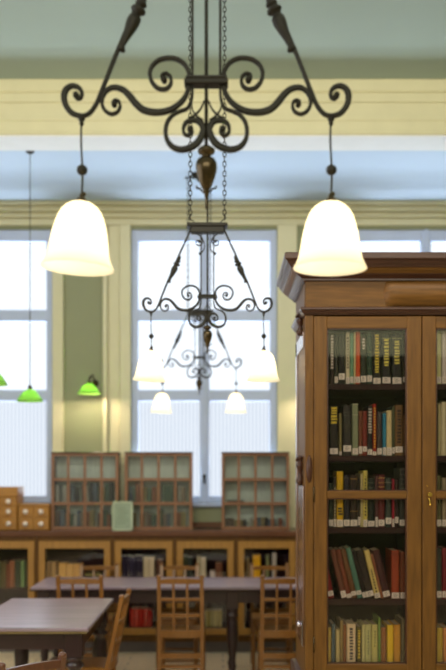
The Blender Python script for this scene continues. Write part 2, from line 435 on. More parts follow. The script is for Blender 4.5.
    for sx in (-1, 1):
        P = smooth_path([(sx * 2.5, 192), (sx * 4.5, 190), (sx * 6.5, 187.5), (sx * 9, 187.5), (sx * 10, 185)], 4)
        MB().tube([(p[0] * KS, 0, (80.5 - p[1]) * KS) for p in P], .9 * KS, 6).build('hook', iron, root)
    # suspension chains with their hooks
    for sx in (-1, 1):
        m = MB(); z = L(0, -96)[1]; ztop = Z1 - 2.568; k = 0
        xx = sx * 35 * KS
        P = smooth_path([(xx, 0, L(0, -78)[1]), (xx - sx * .012, 0, L(0, -86)[1]), (xx + sx * .014, 0, L(0, -94)[1]), (xx, 0, L(0, -102)[1])], 5)
        m.tube(P, 1.2 * KS, 6)
        xx = sx * 38 * KS
        while z < ztop:
            pts = []
            for q in range(10):
                a = 2 * PI * q / 10
                u, v = .009 * math.cos(a), .0165 * math.sin(a)
                pts.append((xx + (u if k % 2 else 0), (0 if k % 2 else u), z + v))
            m.tube(pts, .0028, 5, closed=True); z += .0265; k += 1
        m.build('chain', iron, root)
    MB().lathe([(.07, 0), (.06, -.02), (.03, -.035), (.01, -.06)], (0, 0, Z1 - 2.568), (0, 0, 1), 16).build('ceiling_hook_plate', iron, root)
    MB().tube([(-.12, 0, Z1 - 2.60), (.12, 0, Z1 - 2.60)], .008, 8).build('ceiling_bar', iron, root)
    # the two lamps
    for sx, tilt in ((-1, 3.6), (1, .8)):
        x = sx * 125.3 * KS; zt = L(0, 116)[1]; zs = L(0, 199.6)[1]
        MB().lathe([(.008, 0), (.009, -.006), (.005, -.010), (.006, -.016), (.003, -.022)], (x, 0, zt), (0, 0, 1), 12).build('cord_grip', iron, root)
        cd = MB().tube(smooth_path([(x, 0, zt), (x - .0015, 0, L(0, 140)[1]), (x + .002, 0, L(0, 170)[1]), (x, 0, zs)], 6), .0026, 8).build('lamp_cord', cord_m, root)
        MB().ball((x + .001, 0, L(0, 169)[1]), .0135, 16).build('cord_ball', iron, cd)
        g = MB().lathe([(.004, .018), (.007, .014), (.007, .008), (.012, .004), (.014, -.004), (.010, -.008)], (0, 0, 0), (0, 0, 1), 14)
        g.ball((.004, 0, .016), .006, 8)
        go = g.build('shade_gallery', brass_dk, root, loc=(x, 0, zs)); go.rotation_euler = (0, math.radians(tilt), 0)
        prof = [(.3, 1), (6, 1.6), (11, 3), (15.5, 6), (19.6, 10.5), (22.6, 16), (25.2, 24), (27.6, 34), (29.4, 45), (30.8, 54), (32.2, 60), (34.2, 65), (36.4, 69), (36.9, 70.5), (36.2, 70.8),
                (33.4, 65.5), (31.3, 60), (29.8, 54), (28.4, 45), (26.6, 34), (24.2, 24), (21.6, 16.4), (18.6, 11), (14.5, 7), (10, 4), (.3, 2.6)]
        so = MB().lathe([(r * KS, -h * KS * .97) for r, h in prof], (0, 0, 0), (0, 0, 1), 40, cap=False).build('lamp_shade', opal, root, loc=(x, 0, zs))
        so.rotation_euler = (0, math.radians(tilt), 0)
        bo = MB().lathe([(.008, 0), (.011, -.03), (.010, -.04), (.016, -.065), (.018, -.085), (.014, -.10), (.001, -.108)], (x, 0, zs - .006), (0, 0, 1), 16).build('bulb', bulb_m, root)
        li = bpy.data.lights.new('lamp_light', 'POINT'); li.energy = 0.36; li.color = (1, .90, .74); li.shadow_soft_size = .036
        lo = bpy.data.objects.new('lamp_light', li); COL.objects.link(lo); lo.parent = root; lo.location = (x, 0, zs - .105)
    return root
ch1 = chandelier()
chs = [ch1, copy_tree(ch1), copy_tree(ch1)]
for c, (px, D, lb) in zip(chs, ((206.3, 2.352, 'large scrolled wrought-iron chandelier with two bell shades, nearest to the viewer'),
                                (207.4, 5.21, 'middle one of the three scrolled iron chandeliers, before the central window'),
                                (199.2, 7.96, 'farthest and smallest scrolled iron chandelier, blurred against the central window'))):
    c.location = ((px - CX) / F * D, D, 2.568); c['label'] = lb; c['group'] = 'chandeliers in a row down the room'
# the far one hangs from the lower ceiling: its own shorter chains and ceiling fittings
far = chs[2]
for o in list(far.children):
    nm = o.name.split('.')[0]
    if nm in ('chain',):
        m = o.data.copy(); o.data = m
        import bmesh
        bm = bmesh.new(); bm.from_mesh(m)
        bmesh.ops.delete(bm, geom=[v for v in bm.verts if v.co.z > Z2 - 2.568 - .01], context='VERTS')
        bm.to_mesh(m); bm.free()
    if nm in ('ceiling_hook_plate', 'ceiling_bar'): o.location.z -= (Z1 - Z2)

# ------------------------------------------------------------------ tall glazed bookcase
BY = 4.57
def bz(py): return EYE + (HY - py) / F * BY
def bx(px): return (px - CX) / F * BY
X0, X1 = bx(305), bx(539); DEP = .57
bc = thing('glazed_bookcase', 'tall brown wooden bookcase with moulded cornice and glazed doors, filling the right side', 'bookcase', (0, 0, 0))
for q in (X0, X1 - .025): MB().box(q, q + .025, BY + .02, BY + DEP, .0, bz(279)).build('side_panel', walnut_v, bc)
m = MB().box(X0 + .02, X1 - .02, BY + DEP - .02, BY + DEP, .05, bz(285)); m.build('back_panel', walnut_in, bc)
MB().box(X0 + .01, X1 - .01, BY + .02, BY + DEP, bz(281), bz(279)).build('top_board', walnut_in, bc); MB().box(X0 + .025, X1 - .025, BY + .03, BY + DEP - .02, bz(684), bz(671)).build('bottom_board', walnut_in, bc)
m = MB().box(X0, bx(313.6), BY, BY + .03, bz(690), bz(315), b=.003).build('stile', walnut_v, bc); MB().box(bx(530.5), X1, BY, BY + .03, bz(690), bz(315), b=.003).build('stile', walnut_v, bc)
# panelled outer side with a fielded strip
m = MB().box(X0 - .006, X0, BY + .05, BY + .34, .75, bz(486), b=.002)
m.box(X0 - .006, X0, BY + .44, BY + .52, .75, bz(330), b=.002); m.box(X0 - .006, X0, BY + .05, BY + .52, bz(345), bz(330), b=.002)
m.build('side_moulding', mat('polished_walnut', srgb(120, 84, 62), .2, grain=VG, spec=.8, coat=1), bc)
# cornice, swept round three sides with mitres
def sweep(prof, name, mt, parent=bc):
    vs = []; fs = []; n_ = len(prof)
    for (ex, ey, sx) in ((X0, BY + DEP, -1), (X0, BY, -1), (X1, BY, 1), (X1, BY + DEP, 1)):
        back = ey > BY + .1
        for p, z in prof: vs.append((ex + sx * p, ey if back else ey - p, z))
    for k in range(3):
        for i in range(n_ - 1): fs.append((k * n_ + i, k * n_ + i + 1, (k + 1) * n_ + i + 1, (k + 1) * n_ + i))
    fs.append(list(range(n_))); fs.append([3 * n_ + i for i in range(n_)][::-1])
    # close top and bottom
    fs.append((0, n_, 2 * n_, 3 * n_)); fs.append((n_ - 1, 2 * n_ - 1, 3 * n_ - 1, 4 * n_ - 1))
    return MB().add(vs, fs).build(name, mt, parent)
sweep([(.098, 2.640), (.104, 2.634), (.104, 2.612), (.098, 2.606), (.092, 2.604), (.088, 2.594), (.078, 2.584), (.074, 2.576), (.070, 2.574)], 'cornice', walnut_d)
sweep([(.070, 2.575), (.066, 2.572), (.062, 2.566), (.052, 2.558), (.044, 2.552)], 'cornice_fillet', walnut_h)
sweep([(.044, 2.553), (.040, 2.548), (.026, 2.540), (.014, 2.532), (.014, 2.524), (.004, 2.521)], 'cornice_bed', walnut_d)
m = MB().box(X0 + .004, X1 - .004, BY - .001, BY + .03, bz(308), bz(279.5)); m.build('frieze', walnut_h, bc)
# cushion moulded frieze block over the doors
c0, c1 = bx(386), bx(458); zt_, zb_ = bz(281.5), bz(306)
vs = []; fs = []; NX, NZ = 24, 12
for i in range(NX + 1):
    for j in range(NZ + 1):
        u = i / NX; v = j / NZ
        e = min(1, min(u, 1 - u) * 9); e = math.sin(e * PI / 2)
        vs.append((c0 + (c1 - c0) * u + (.012 * math.sin(PI * v) * (-1 if u < .05 else 1 if u > .95 else 0)), BY - .001 - .030 * (math.sin(PI * (v * .9 + .05)) ** .7) * e, zb_ + (zt_ - zb_) * v))
for i in range(NX):
    for j in range(NZ):
        a = i * (NZ + 1) + j; fs.append((a, a + NZ + 1, a + NZ + 2, a + 1))
MB().add(vs, fs, 0, True).build('frieze_cushion', walnut_h, bc)
sweep([(.004, bz(307)), (.020, bz(307.6)), (.026, bz(308.6)), (.026, bz(310)), (.018, bz(311)), (.016, bz(312.5)), (.006, bz(314.5)), (.004, bz(315))], 'frieze_moulding', walnut_d)
# turned brackets on the outer side near the front corner
def bracket(z1, h, parts=True):
    q = [(.3, 0), (.9, .03), (1, .08), (.55, .14), (.62, .2), (1.0, .3), (1.05, .36), (.7, .46), (.5, .55), (.6, .66), (.85, .78), (.95, .88), (.7, .95), (.3, 1)]
    mm = MB().lathe([(r * .019, -t * h) for r, t in q], (X0 - .012, BY + .14, z1), (0, 0, 1), 14)
    mm.ball((X0 - .03, BY + .13, z1 - .15 * h), .008, 8); mm.ball((X0 - .026, BY + .15, z1 - .8 * h), .007, 8)
    mm.build('turned_bracket', walnut_d, bc)
bracket(bz(455), .15); bracket(bz(309), .11)
m = MB().lathe([(.002, 0), (.011, .004), (.013, .012), (.008, .02), (.006, .03)], (X0 - .035, BY + .06, bz(626)), (1, 0, 0), 12)
m.box(X0 - .012, X0 - .006, BY + .045, BY + .075, bz(648), bz(622), b=.003)
m.build('side_knob', mat('polished_steel', srgb(200, 196, 214), .15, metal=1), bc)
# dark oval boss on the face frame
m = MB().lathe([(.001, -.010), (.012, -.006), (.016, 0), (.016, .004)], (bx(309.3), BY, bz(469)), (0, 1, 0), 20)
m.xf(Matrix.Translation((0, BY, bz(469))) @ Matrix.Diagonal((1, 1, 4.2, 1)) @ Matrix.Translation((0, -BY, -bz(469))))
m.build('oval_boss', walnut_d, bc)
# shelves
SHELF_PY = [383, 455.5, 528, 600.5]
for py in SHELF_PY + [664.5]:
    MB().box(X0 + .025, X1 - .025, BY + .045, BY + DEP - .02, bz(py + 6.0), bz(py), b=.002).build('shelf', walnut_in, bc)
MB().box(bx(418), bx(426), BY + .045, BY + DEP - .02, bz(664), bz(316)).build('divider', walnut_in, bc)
# doors
def door(a, b, hinge_left, key):
    y0, y1 = BY - .002, BY + .024
    gl, gr = (a + 13, b - 14.6) if hinge_left else (a + 13.6, b - 13)
    d = MB().box(bx(a), bx(gl), y0, y1, bz(680), bz(316), b=.003)
    d.box(bx(gr), bx(b), y0, y1, bz(680), bz(316), b=.003)
    r = d; r.box(bx(gl) - .001, bx(gr) + .001, y0 + .001, y1, bz(328.3), bz(316.2), 1, b=.003); r.box(bx(gl) - .001, bx(gr) + .001, y0 + .001, y1, bz(679.5), bz(664), 1, b=.003)
    r.box(bx(gl) - .001, bx(gr) + .001, y0 + .002, y1, bz(498.5), bz(491), 1, b=.003)
    do = d.build('door', [walnut_v, walnut_h], bc)
    md = MB()
    for (z0, z1) in ((bz(491), bz(328.3)), (bz(664), bz(498.5))):
        md.box(bx(gl), bx(gl) + .006, y0 + .006, y1, z0, z1); md.box(bx(gr) - .006, bx(gr), y0 + .006, y1, z0, z1)
        md.box(bx(gl), bx(gr), y0 + .006, y1, z0, z0 + .005); md.box(bx(gl), bx(gr), y0 + .006, y1, z1 - .005, z1)
    md.build('glazing_bead', walnut_d, do)
    MB().box(bx(gl), bx(gr), BY + .016, BY + .019, bz(664), bz(328.3)).build('glass', case_glass, do)
    for z in (495, 645):
        xx = bx(a) - .001 if hinge_left else bx(b) + .001
        MB().lathe([(.0035, 0), (.0035, .075)], (xx, y0 - .002, bz(z) - .035), (0, 0, 1), 8).build('hinge', brass_dk, do)
    if key:
        k = MB().lathe([(.001, -.005), (.009, -.004), (.011, 0)], (bx(429.3), y0, bz(494.5)), (0, 1, 0), 16)
        k.lathe([(.010, -.016), (.012, -.012), (.004, -.008), (.004, 0)], (bx(429.3), y0, bz(494.5)), (0, 1, 0), 12)
        k.tube(smooth_path([(bx(429.3) - .006, y0 - .008, bz(498)), (bx(429.3), y0 - .010, bz(501)), (bx(429.6), y0 - .009, bz(505))], 4), .004, 8)
        k.ball((bx(429.6), y0 - .009, bz(504.5)), .007, 10)
        k.build('key_handle', brass, do)
        MB().ball((bx(427.5), y0, bz(486)), .003, 8).build('door_pin', brass, do)
    return do
door(314, 421.6, True, False); door(422.4, 530, False, True)
# base with its lower cupboard doors
m = MB().box(X0 - .02, X1 + .02, BY - .03, BY + DEP, 0, .1, b=.004); m.box(X0 - .03, X1 + .03, BY - .04, BY + DEP, bz(700), bz(681), b=.008); m.build('base_moulding', walnut_d, bc)
for a, b in ((bx(308), bx(421.5)), (bx(422.5), bx(536))):
    m = MB().box(a, b, BY + .0, BY + .022, .1, bz(701), b=.003); bo = m.build('base_door', walnut_v, bc)
    m = MB().box(a + .07, b - .07, BY - .006, BY, .17, bz(718), b=.006); m.build('panel', walnut_h, bo)

# ------------------------------------------------------------------ books
ORD = ['first', 'second', 'third', 'fourth', 'fifth', 'sixth', 'seventh', 'eighth', 'ninth', 'tenth', 'eleventh', 'twelfth', 'thirteenth', 'fourteenth', 'fifteenth', 'sixteenth', 'seventeenth', 'eighteenth', 'nineteenth', 'twentieth']
def cmat(c, rough=.5):
    return mat('book_cloth_%d_%d_%d' % c, srgb(*c), rough, var=0.10, scale=25, spec=.2)
def book(x0, x1, h, dep, col, y, z, label, group, lab=None, marks=None, mcol=None, lean=0.0, plain=False, parts=True, bands=None):
    # spine faces -y ; lean in degrees (positive = top towards -x)
    wd = x1 - x0; cv = .0025; r = min(.006, wd * .22)
    root = None
    # cover: U profile in plan with a rounded spine
    prof_o = [(0, dep), (0, r)] + [(wd / 2 - (wd / 2) * math.cos(PI * k / 6), r - r * math.sin(PI * k / 6)) for k in range(1, 6)] + [(wd, r), (wd, dep)]
    ii = [(wd - cv, dep), (wd - cv, r + cv), (cv, r + cv), (cv, dep)]
    P = prof_o + ii; n_ = len(P)
    m = MB(); vs = [(a, b, 0) for a, b in P] + [(a, b, h) for a, b in P]
    fs = [(k, (k + 1) % n_, n_ + (k + 1) % n_, n_ + k) for k in range(n_)]
    # caps in strips
    no = len(prof_o)
    i0, i1, i2, i3 = no, no + 1, no + 2, no + 3
    for o_ in (0, n_):
        fs.append((o_ + 0, o_ + 1, o_ + i2, o_ + i3)); fs.append((o_ + no - 2, o_ + no - 1, o_ + i0, o_ + i1))
        fs.append([o_ + 1 + k for k in range(no - 2)] + [o_ + i1, o_ + i2])
    m.add(vs, fs)
    o = m.build('book', cmat(col))
    tag(o, label, 'book', group)
    MB().box(cv, wd - cv, r + cv, dep - .004, .003, h - .004).build('page_block', page_m, o)
    yf = -.0012
    if lab:
        lo, hi = lab
        t = MB().box(wd * .02, wd * .98, yf - .0004, .003, lo, hi); t.build('spine_label', lab_m, o)
        mm = MB()
        for k in range(3): mm.box(wd * .22, wd * (.6 + .15 * (k % 2)), yf - .0008, yf, lo + (hi - lo) * (.22 + .25 * k), lo + (hi - lo) * (.30 + .25 * k))
        mm.build('shelf_mark', mat('label_ink', srgb(90, 84, 80), .7), o)
    if marks:
        mt = cmat(mcol); mm = MB(); rnd = random.Random(int(x0 * 10000) + int(h * 1000))
        lo, hi, width = marks
        zz = h * lo
        while zz < h * hi:
            ln = rnd.uniform(.011, .018)
            a = wd * (.5 - width / 2 * rnd.uniform(.7, 1)); b = wd * (.5 + width / 2 * rnd.uniform(.7, 1))
            mm.box(a, b, yf - .0006, .002, zz, min(h * hi, zz + ln * .62)); zz += ln
        mm.build('spine_title', mt, o)
    if bands:
        mm = MB()
        for t, th in bands[0]: mm.box(-.0006, wd + .0006, yf, r, h * t, h * t + th)
        mm.build('spine_band', cmat(bands[1]), o)
    o.location = (x0, y, z); o.rotation_euler = (0, -math.radians(lean), 0)
    return o
BBY = BY + .062; SB = F / BBY
def sx_(px): return (px - CX) / SB
def shelf_row(n_sh, ox, oy, sc, base_py, rows, where, group, start=0, dep=.17):
    ztop = bz([383, 455.5, 528, 600.5, 664.5][n_sh])
    for k, r in enumerate(rows):
        a, b, t, col, desc = r[:5]; o = r[5] if len(r) > 5 else {}
        xa, xb_ = sx_(ox + a / sc) + .0006, sx_(ox + b / sc) - .0006
        h = EYE + (HY - (oy + t / sc)) / SB - ztop
        kw = dict(o)
        if o.get('lean'):
            h = h / math.cos(math.radians(o['lean']))
        if 'xb' in kw: pass
        rec = kw.pop('y', 0)
        book(xa, xb_, h, dep, col, BBY + rec, ztop + (math.sin(math.radians(-kw.get('lean', 0))) * (xb_ - xa) if kw.get('lean', 0) < 0 else 0) + .0005,
             '%s, %s from left, %s' % (desc, ORD[k + start], where), group, **kw)
LB = (.006, .036)
WH, YL, CR = (222, 214, 198), (226, 206, 70), (232, 222, 168)
W1 = 'top shelf, left bookcase door'
shelf_row(0, 322, 325, 4.955, 382, [
    (39, 61, 40, (44, 34, 30), 'dark brown book with white lettering', dict(marks=(.3, .97, .7), mcol=WH)),
    (62, 80, 46, (50, 52, 44), 'plain dark grey book', dict(lab=LB)),
    (82, 115, 44, (40, 42, 36), 'wide blackish book with raised label', dict(lab=(.022, .052))),
    (118, 138, 36, (214, 210, 176), 'off-white book with dark lettering', dict(marks=(.3, .9, .4), mcol=(70, 70, 60), lab=(.002, .034))),
    (139, 157, 38, (112, 160, 128), 'mint green book', dict(lab=LB)),
    (158, 167, 36, (220, 208, 150), 'thin cream book', dict(lab=LB)),
    (168, 190, 32, (206, 84, 38), 'orange book', dict(lab=LB)),
    (192, 221, 46, (52, 60, 46), 'dark olive book with pale lettering', dict(marks=(.7, .92, .5), mcol=WH, lab=(.01, .04))),
    (223, 249, 38, (46, 72, 56), 'dark green book', dict(lab=(.012, .042), bands=([(.3, .002), (.62, .002)], (110, 120, 90)))),
    (253, 292, 36, (34, 34, 34), 'black book with big yellow lettering', dict(marks=(.22, .97, .6), mcol=YL, lab=(.002, .03))),
    (298, 341, 44, (34, 36, 34), 'wide black book, narrow yellow lettering', dict(marks=(.36, .9, .6), mcol=(226, 216, 90), lab=(.004, .034), bands=([(.9, .004)], (150, 150, 90)))),
    (348, 395, 44, (32, 34, 34), 'wide black book with faint yellow lettering', dict(marks=(.4, .88, .6), mcol=(220, 210, 96), lab=(.002, .032), bands=([(.9, .004)], (150, 150, 90)))),
    (401, 417, 46, (44, 34, 32), 'dark brown book at the door edge', dict(lab=(.01, .034))),
], W1, 'library books on the top shelf of the tall bookcase')
W2 = 'second shelf, left bookcase door'
shelf_row(1, 322, 398, 4.955, 455, [
    (38, 80, 38, (38, 34, 30), 'black book with gold blocks at its head', dict(marks=(.64, .97, .8), mcol=(232, 208, 60), lab=(.008, .036))),
    (85, 98, 75, (134, 124, 78), 'thin khaki book', dict(lab=(.002, .02))),
    (104, 146, 38, (52, 50, 46), 'wide charcoal book', dict(lab=(.02, .05), bands=([(.86, .002), (.8, .002)], (90, 88, 80)))),
    (150, 180, 28, (140, 152, 120), 'sage green book', dict(lab=LB, bands=([(.78, .002), (.98, .002)], (200, 200, 170)))),
    (182, 200, 65, (120, 72, 50), 'short tan-brown book', dict(lab=(.01, .045))),
    (201, 224, 65, (128, 50, 40), 'brick red book', dict(lab=(.02, .044))),
    (226, 250, 40, (40, 36, 38), 'black book with white blotches', dict(marks=(.45, .95, .8), mcol=(206, 200, 186), lab=(.004, .03))),
    (252, 270, 30, (156, 34, 28), 'bright red book with gold lettering', dict(marks=(.15, .93, .6), mcol=(214, 170, 60), lab=(.002, .02))),
    (273, 298, 68, (70, 62, 62), 'dull grey book', dict(lab=LB)),
    (301, 319, 75, (52, 140, 170), 'bright blue book', dict(lab=(.002, .04))),
    (320, 347, 62, (218, 204, 150), 'plain cream book', dict(lab=(.002, .04))),
    (348, 361, 40, (76, 82, 56), 'thin olive book', dict(lab=(.01, .04))),
    (362, 402, 35, (124, 92, 54), 'wide brown book with dark lettering', dict(marks=(.25, .92, .6), mcol=(50, 36, 26), lab=(.016, .044))),
    (405, 418, 85, (112, 76, 48), 'thin brown book at the door edge', {}),
], W2, 'library books on the second shelf of the tall bookcase')
W3 = 'middle shelf, left bookcase door'
shelf_row(2, 322, 465, 4.955, 527, [
    (34, 55, 90, (50, 62, 48), 'dark green book', dict(lab=LB)),
    (57, 71, 60, (60, 48, 36), 'thin brown book', dict(marks=(.1, .8, .4), mcol=CR, lab=(.002, .04))),
    (73, 106, 32, (222, 182, 32), 'bright yellow book with dark emblem', dict(marks=(.22, .36, .8), mcol=(50, 50, 44), lab=(.002, .036))),
    (108, 138, 50, (38, 36, 46), 'navy book', dict(lab=LB, bands=([(.94, .002)], (120, 110, 90)))),
    (140, 176, 50, (52, 40, 34), 'dark brown book with gilt line', dict(lab=LB, bands=([(.92, .003), (.3, .002)], (190, 150, 80)))),
    (178, 190, 64, (60, 54, 50), 'thin grey-brown book', dict(lab=(.01, .05))),
    (191, 203, 42, (196, 186, 130), 'thin pale buff book', {}),
    (204, 226, 28, (214, 202, 104), 'pale yellow book with dark lettering', dict(marks=(.2, .9, .35), mcol=(50, 44, 40), lab=(.002, .036))),
    (228, 261, 66, (34, 42, 38), 'greenish black book', dict(lab=(.004, .03), bands=([(.9, .002), (.8, .002)], (120, 126, 110)))),
    (264, 277, 55, (96, 60, 60), 'thin mauve book', dict(lab=(.002, .05))),
    (279, 311, 48, (98, 34, 40), 'maroon book with gilt bands', dict(lab=LB, bands=([(.93, .003), (.84, .003), (.76, .003)], (200, 160, 90)))),
    (315, 345, 64, (56, 66, 62), 'slate green book', dict(lab=(.016, .046), bands=([(.9, .003)], (170, 170, 150)))),
    (348, 359, 70, (170, 34, 60), 'thin crimson book', dict(lab=(.002, .04))),
    (361, 379, 72, (52, 32, 32), 'dark red-brown book', dict(lab=(.02, .05))),
    (384, 416, 14, (56, 58, 54), 'tall dark grey book with pale bands', dict(lab=(.008, .036), bands=([(.96, .003), (.88, .003), (.8, .003), (.72, .003), (.64, .003)], (110, 112, 100)))),
], W3, 'library books on the middle shelf of the tall bookcase')
W4 = 'fourth shelf, left bookcase door'
shelf_row(3, 322, 540, 4.955, 600, [
    (34, 62, 50, (128, 32, 34), 'crimson leaning book', dict(lab=(.012, .036), lean=11)),
    (98, 124, 50, (112, 68, 52), 'brown leaning book', dict(lab=(.004, .036), lean=13.5)),
    (125, 149, 50, (122, 66, 46), 'reddish brown leaning book', dict(lab=(.002, .022), lean=13.5)),
    (150, 176, 48, (112, 78, 50), 'tan leaning book', dict(lab=(.014, .034), lean=13.5)),
    (177, 203, 42, (86, 130, 112), 'teal leaning book', dict(lab=(.018, .038), lean=13.5)),
    (204, 221, 56, (46, 38, 36), 'thin dark leaning book', dict(lab=(.004, .03), lean=13.5)),
    (222, 262, 55, (52, 44, 40), 'thick dark leaning book with label', dict(lab=(.008, .034), lean=13.5)),
    (264, 292, 54, (222, 204, 124), 'cream leaning book with dark lettering', dict(marks=(.12, .6, .35), mcol=(70, 56, 40), lab=(.002, .026), lean=13.5)),
    (293, 306, 70, (150, 96, 66), 'thin tan leaning book', dict(lean=13.5)),
    (307, 342, 54, (74, 42, 42), 'thick maroon leaning book', dict(lab=(.008, .034), lean=13.5)),
    (344, 384, 52, (158, 70, 42), 'wide rust-red upright book', dict(lab=(.002, .03), bands=([(.93, .003), (.9, .002)], (110, 44, 30)))),
    (388, 417, 60, (122, 66, 42), 'upright brown book at the door edge', dict(lab=(.002, .03))),
], W4, 'library books on the fourth shelf of the tall bookcase')
W5 = 'lowest shelf, left bookcase door'
shelf_row(4, 322, 605, 4.955, 663, [
    (29, 46, 112, (190, 164, 66), 'mustard book', {}),
    (48, 66, 95, (78, 100, 106), 'blue-grey book', {}),
    (69, 88, 122, (204, 190, 130), 'short cream book', {}),
    (90, 105, 78, (150, 130, 78), 'tall khaki book', {}),
    (106, 121, 98, (144, 92, 48), 'thin brown book', {}),
    (123, 168, 94, (228, 210, 168), 'wide cream book with black lettering', dict(marks=(.06, .9, .42), mcol=(46, 40, 60))),
    (172, 196, 108, (92, 84, 40), 'olive book with yellow lettering', dict(marks=(.1, .9, .5), mcol=(222, 196, 60))),
    (198, 213, 98, (206, 204, 140), 'thin pale green book', {}),
    (214, 245, 98, (196, 198, 134), 'pale green book with lettering', dict(marks=(.2, .85, .25), mcol=(110, 124, 84))),
    (247, 277, 98, (200, 196, 118), 'yellow-green book', dict(marks=(.4, .85, .25), mcol=(120, 124, 60))),
    (279, 291, 65, (120, 156, 72), 'tall thin leaf-green book', {}),
    (293, 319, 112, (150, 98, 50), 'brown book', {}),
    (323, 355, 100, (236, 200, 34), 'vivid yellow book', {}),
    (357, 390, 98, (206, 150, 42), 'orange-yellow book', {}),
    (393, 412, 70, (112, 104, 74), 'tall grey-brown book', {}),
], W5, 'library books on the lowest shelf of the tall bookcase')
RW = '%s shelf, right bookcase door'
RB = [
    [(436.5, 441.5, 331, (196, 200, 140), 'pale green book', dict(lab=LB)), (442, 447, 331, (206, 200, 190), 'whitish book', dict(lab=LB))],
    [(438, 441, 404, (186, 180, 130), 'short buff book', {}), (441.2, 446.5, 402, (206, 200, 160), 'pale cream book', {}),(446.8, 451, 406, (60, 60, 60), 'charcoal book', {})],
    [(436.5, 441.5, 476, (96, 98, 60), 'olive book', dict(lab=LB)), (442, 446.8, 478, (150, 140, 110), 'grey book', dict(lab=LB))],
    [(436.5, 441.8, 549, (66, 72, 60), 'dark green book', dict(lab=LB)), (442.2, 449, 548, (120, 30, 44), 'maroon book', dict(lab=LB))],
    [(436.8, 443, 628, (196, 170, 60), 'mustard book', {}), (443.4, 450, 628, (206, 140, 76), 'orange book', {})],
]
for i, rows in enumerate(RB):
    shelf_row(i, 0, 0, 1.0, 0, rows, RW % ['top', 'second', 'middle', 'fourth', 'lowest'][i], 'library books behind the right bookcase door')

# ------------------------------------------------------------------ low bookcases along the back wall
LY = 8.45; SL = F / LY
def lz(py): return EYE + (HY - py) / SL
def lx(px): return (px - CX) / SL
WT = lz(531)
m = MB().box(XL + .01, lx(420), LY - .03, YB - .035, WT - .05, WT, b=.006)
tag(m.build('worktop', oak_dk), 'long dark polished worktop running over the low bookcases below the windows', 'worktop')
m = MB().box(XL + .01, lx(420), LY + .03, YB - .035, 0, .10)
tag(m.build('plinth', mat('plinth_grey', srgb(96, 86, 84), .4)), 'grey-brown skirting plinth under the row of low bookcases', 'plinth')
units = [(-98, -23), (-22, 36.5), (37, 112.5), (113, 174.7), (175, 235.7), (236, 297.5), (298, 360)]
lows = ['empty low glazed oak bookcase at the far left end of the row', 'low glazed oak bookcase at the left edge holding leaning green and brown books', 'low glazed oak bookcase behind the near table with tan books',
        'low glazed oak bookcase with navy volumes above and red books below', 'low glazed oak bookcase behind the slatted chair, olive books on its lower shelf', 'low glazed oak bookcase next to the tall bookcase with a yellow book',
        'low glazed oak bookcase mostly hidden behind the tall bookcase']
SH1, SH0 = lz(589), lz(628)
for (a, b), lb in zip(units, lows):
    t = thing('low_bookcase', lb, 'bookcase', (0, 0, 0), 0, 'low bookcases along the back wall')
    A, B = lx(a), lx(b)
    z0, z1 = .10, WT - .052
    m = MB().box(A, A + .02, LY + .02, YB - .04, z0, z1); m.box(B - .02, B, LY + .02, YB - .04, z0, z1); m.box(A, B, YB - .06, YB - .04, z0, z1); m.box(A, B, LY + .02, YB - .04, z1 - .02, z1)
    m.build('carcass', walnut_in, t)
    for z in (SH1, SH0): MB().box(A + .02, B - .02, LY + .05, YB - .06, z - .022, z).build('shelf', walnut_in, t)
    st = MB().box(A, A + .03, LY, LY + .025, .102, z1 - .001); st.box(B - .03, B, LY, LY + .025, .102, z1 - .001); st.box(A + .001, B - .001, LY + .002, LY + .024, .10, lz(636)); st.box(A + .001, B - .001, LY + .002, LY + .024, lz(543), z1)
    st.build('face_frame', walnut_v, t)
    d = MB(); fa, fb = A + .018, B - .018; y0, y1 = LY - .018, LY
    d.box(fa, fa + .055, y0, y1, lz(635), lz(541), b=.004); d.box(fb - .055, fb, y0, y1, lz(635), lz(541), b=.004)
    d.box(fa + .002, fb - .002, y0 + .003, y1 - .003, lz(548.5), lz(541) - .001, b=.003); d.box(fa + .002, fb - .002, y0 + .003, y1 - .003, lz(635) + .001, lz(628), b=.003)
    do = d.build('door', oak_v, t)
    MB().box(fa + .05, fb - .05, LY - .01, LY - .007, lz(629), lz(548)).build('glass', case_glass, do)
    MB().ball((fb - .03, y0 - .008, lz(590)), .010, 8).build('knob', brass_dk, do)
def lowbook(pa, pb, pt, col, sh, label, lean=0, dep=.16, y=LY + .055, flat=False):
    s_ = F / y; zs = SH1 if sh else SH0
    h = EYE + (HY - pt) / s_ - zs
    if lean: h /= math.cos(math.radians(lean))
    xa, xb_ = (pa - CX) / s_, (pb - CX) / s_
    return book(xa, xb_ - .001, h, dep, col, y, zs + (math.sin(math.radians(-lean)) * (xb_ - xa) if lean < 0 else 0) + .0005, label, 'books in the low bookcases')
SU = 'on the upper shelf of the %s low bookcase'
def run(rows, sh, where, names):
    for k, (r, nm) in enumerate(zip(rows, names)):
        lowbook(r[0], r[1], r[2], r[3], sh, '%s, %s from left, %s' % (nm, ORD[k], where), lean=r[4] if len(r) > 4 else 0)
W = 'upper shelf of the leftmost low bookcase'
run([(-11, -5, 562, (96, 84, 40)), (-4.5, 1, 563, (70, 80, 50)), (1, 6, 562, (92, 84, 44)), (6.2, 9, 564, (132, 72, 46)), (9.3, 14.5, 562, (150, 96, 62), -8), (14.8, 19.5, 562, (56, 74, 54), -10), (20.5, 24.5, 563, (110, 150, 90), -16)], 1, W,
    ['khaki book', 'dark green book', 'olive-brown book', 'brick-brown book', 'leaning tan-brown book', 'leaning dark green book', 'leaning light green book'])
W = 'upper shelf, low bookcase behind the near table'
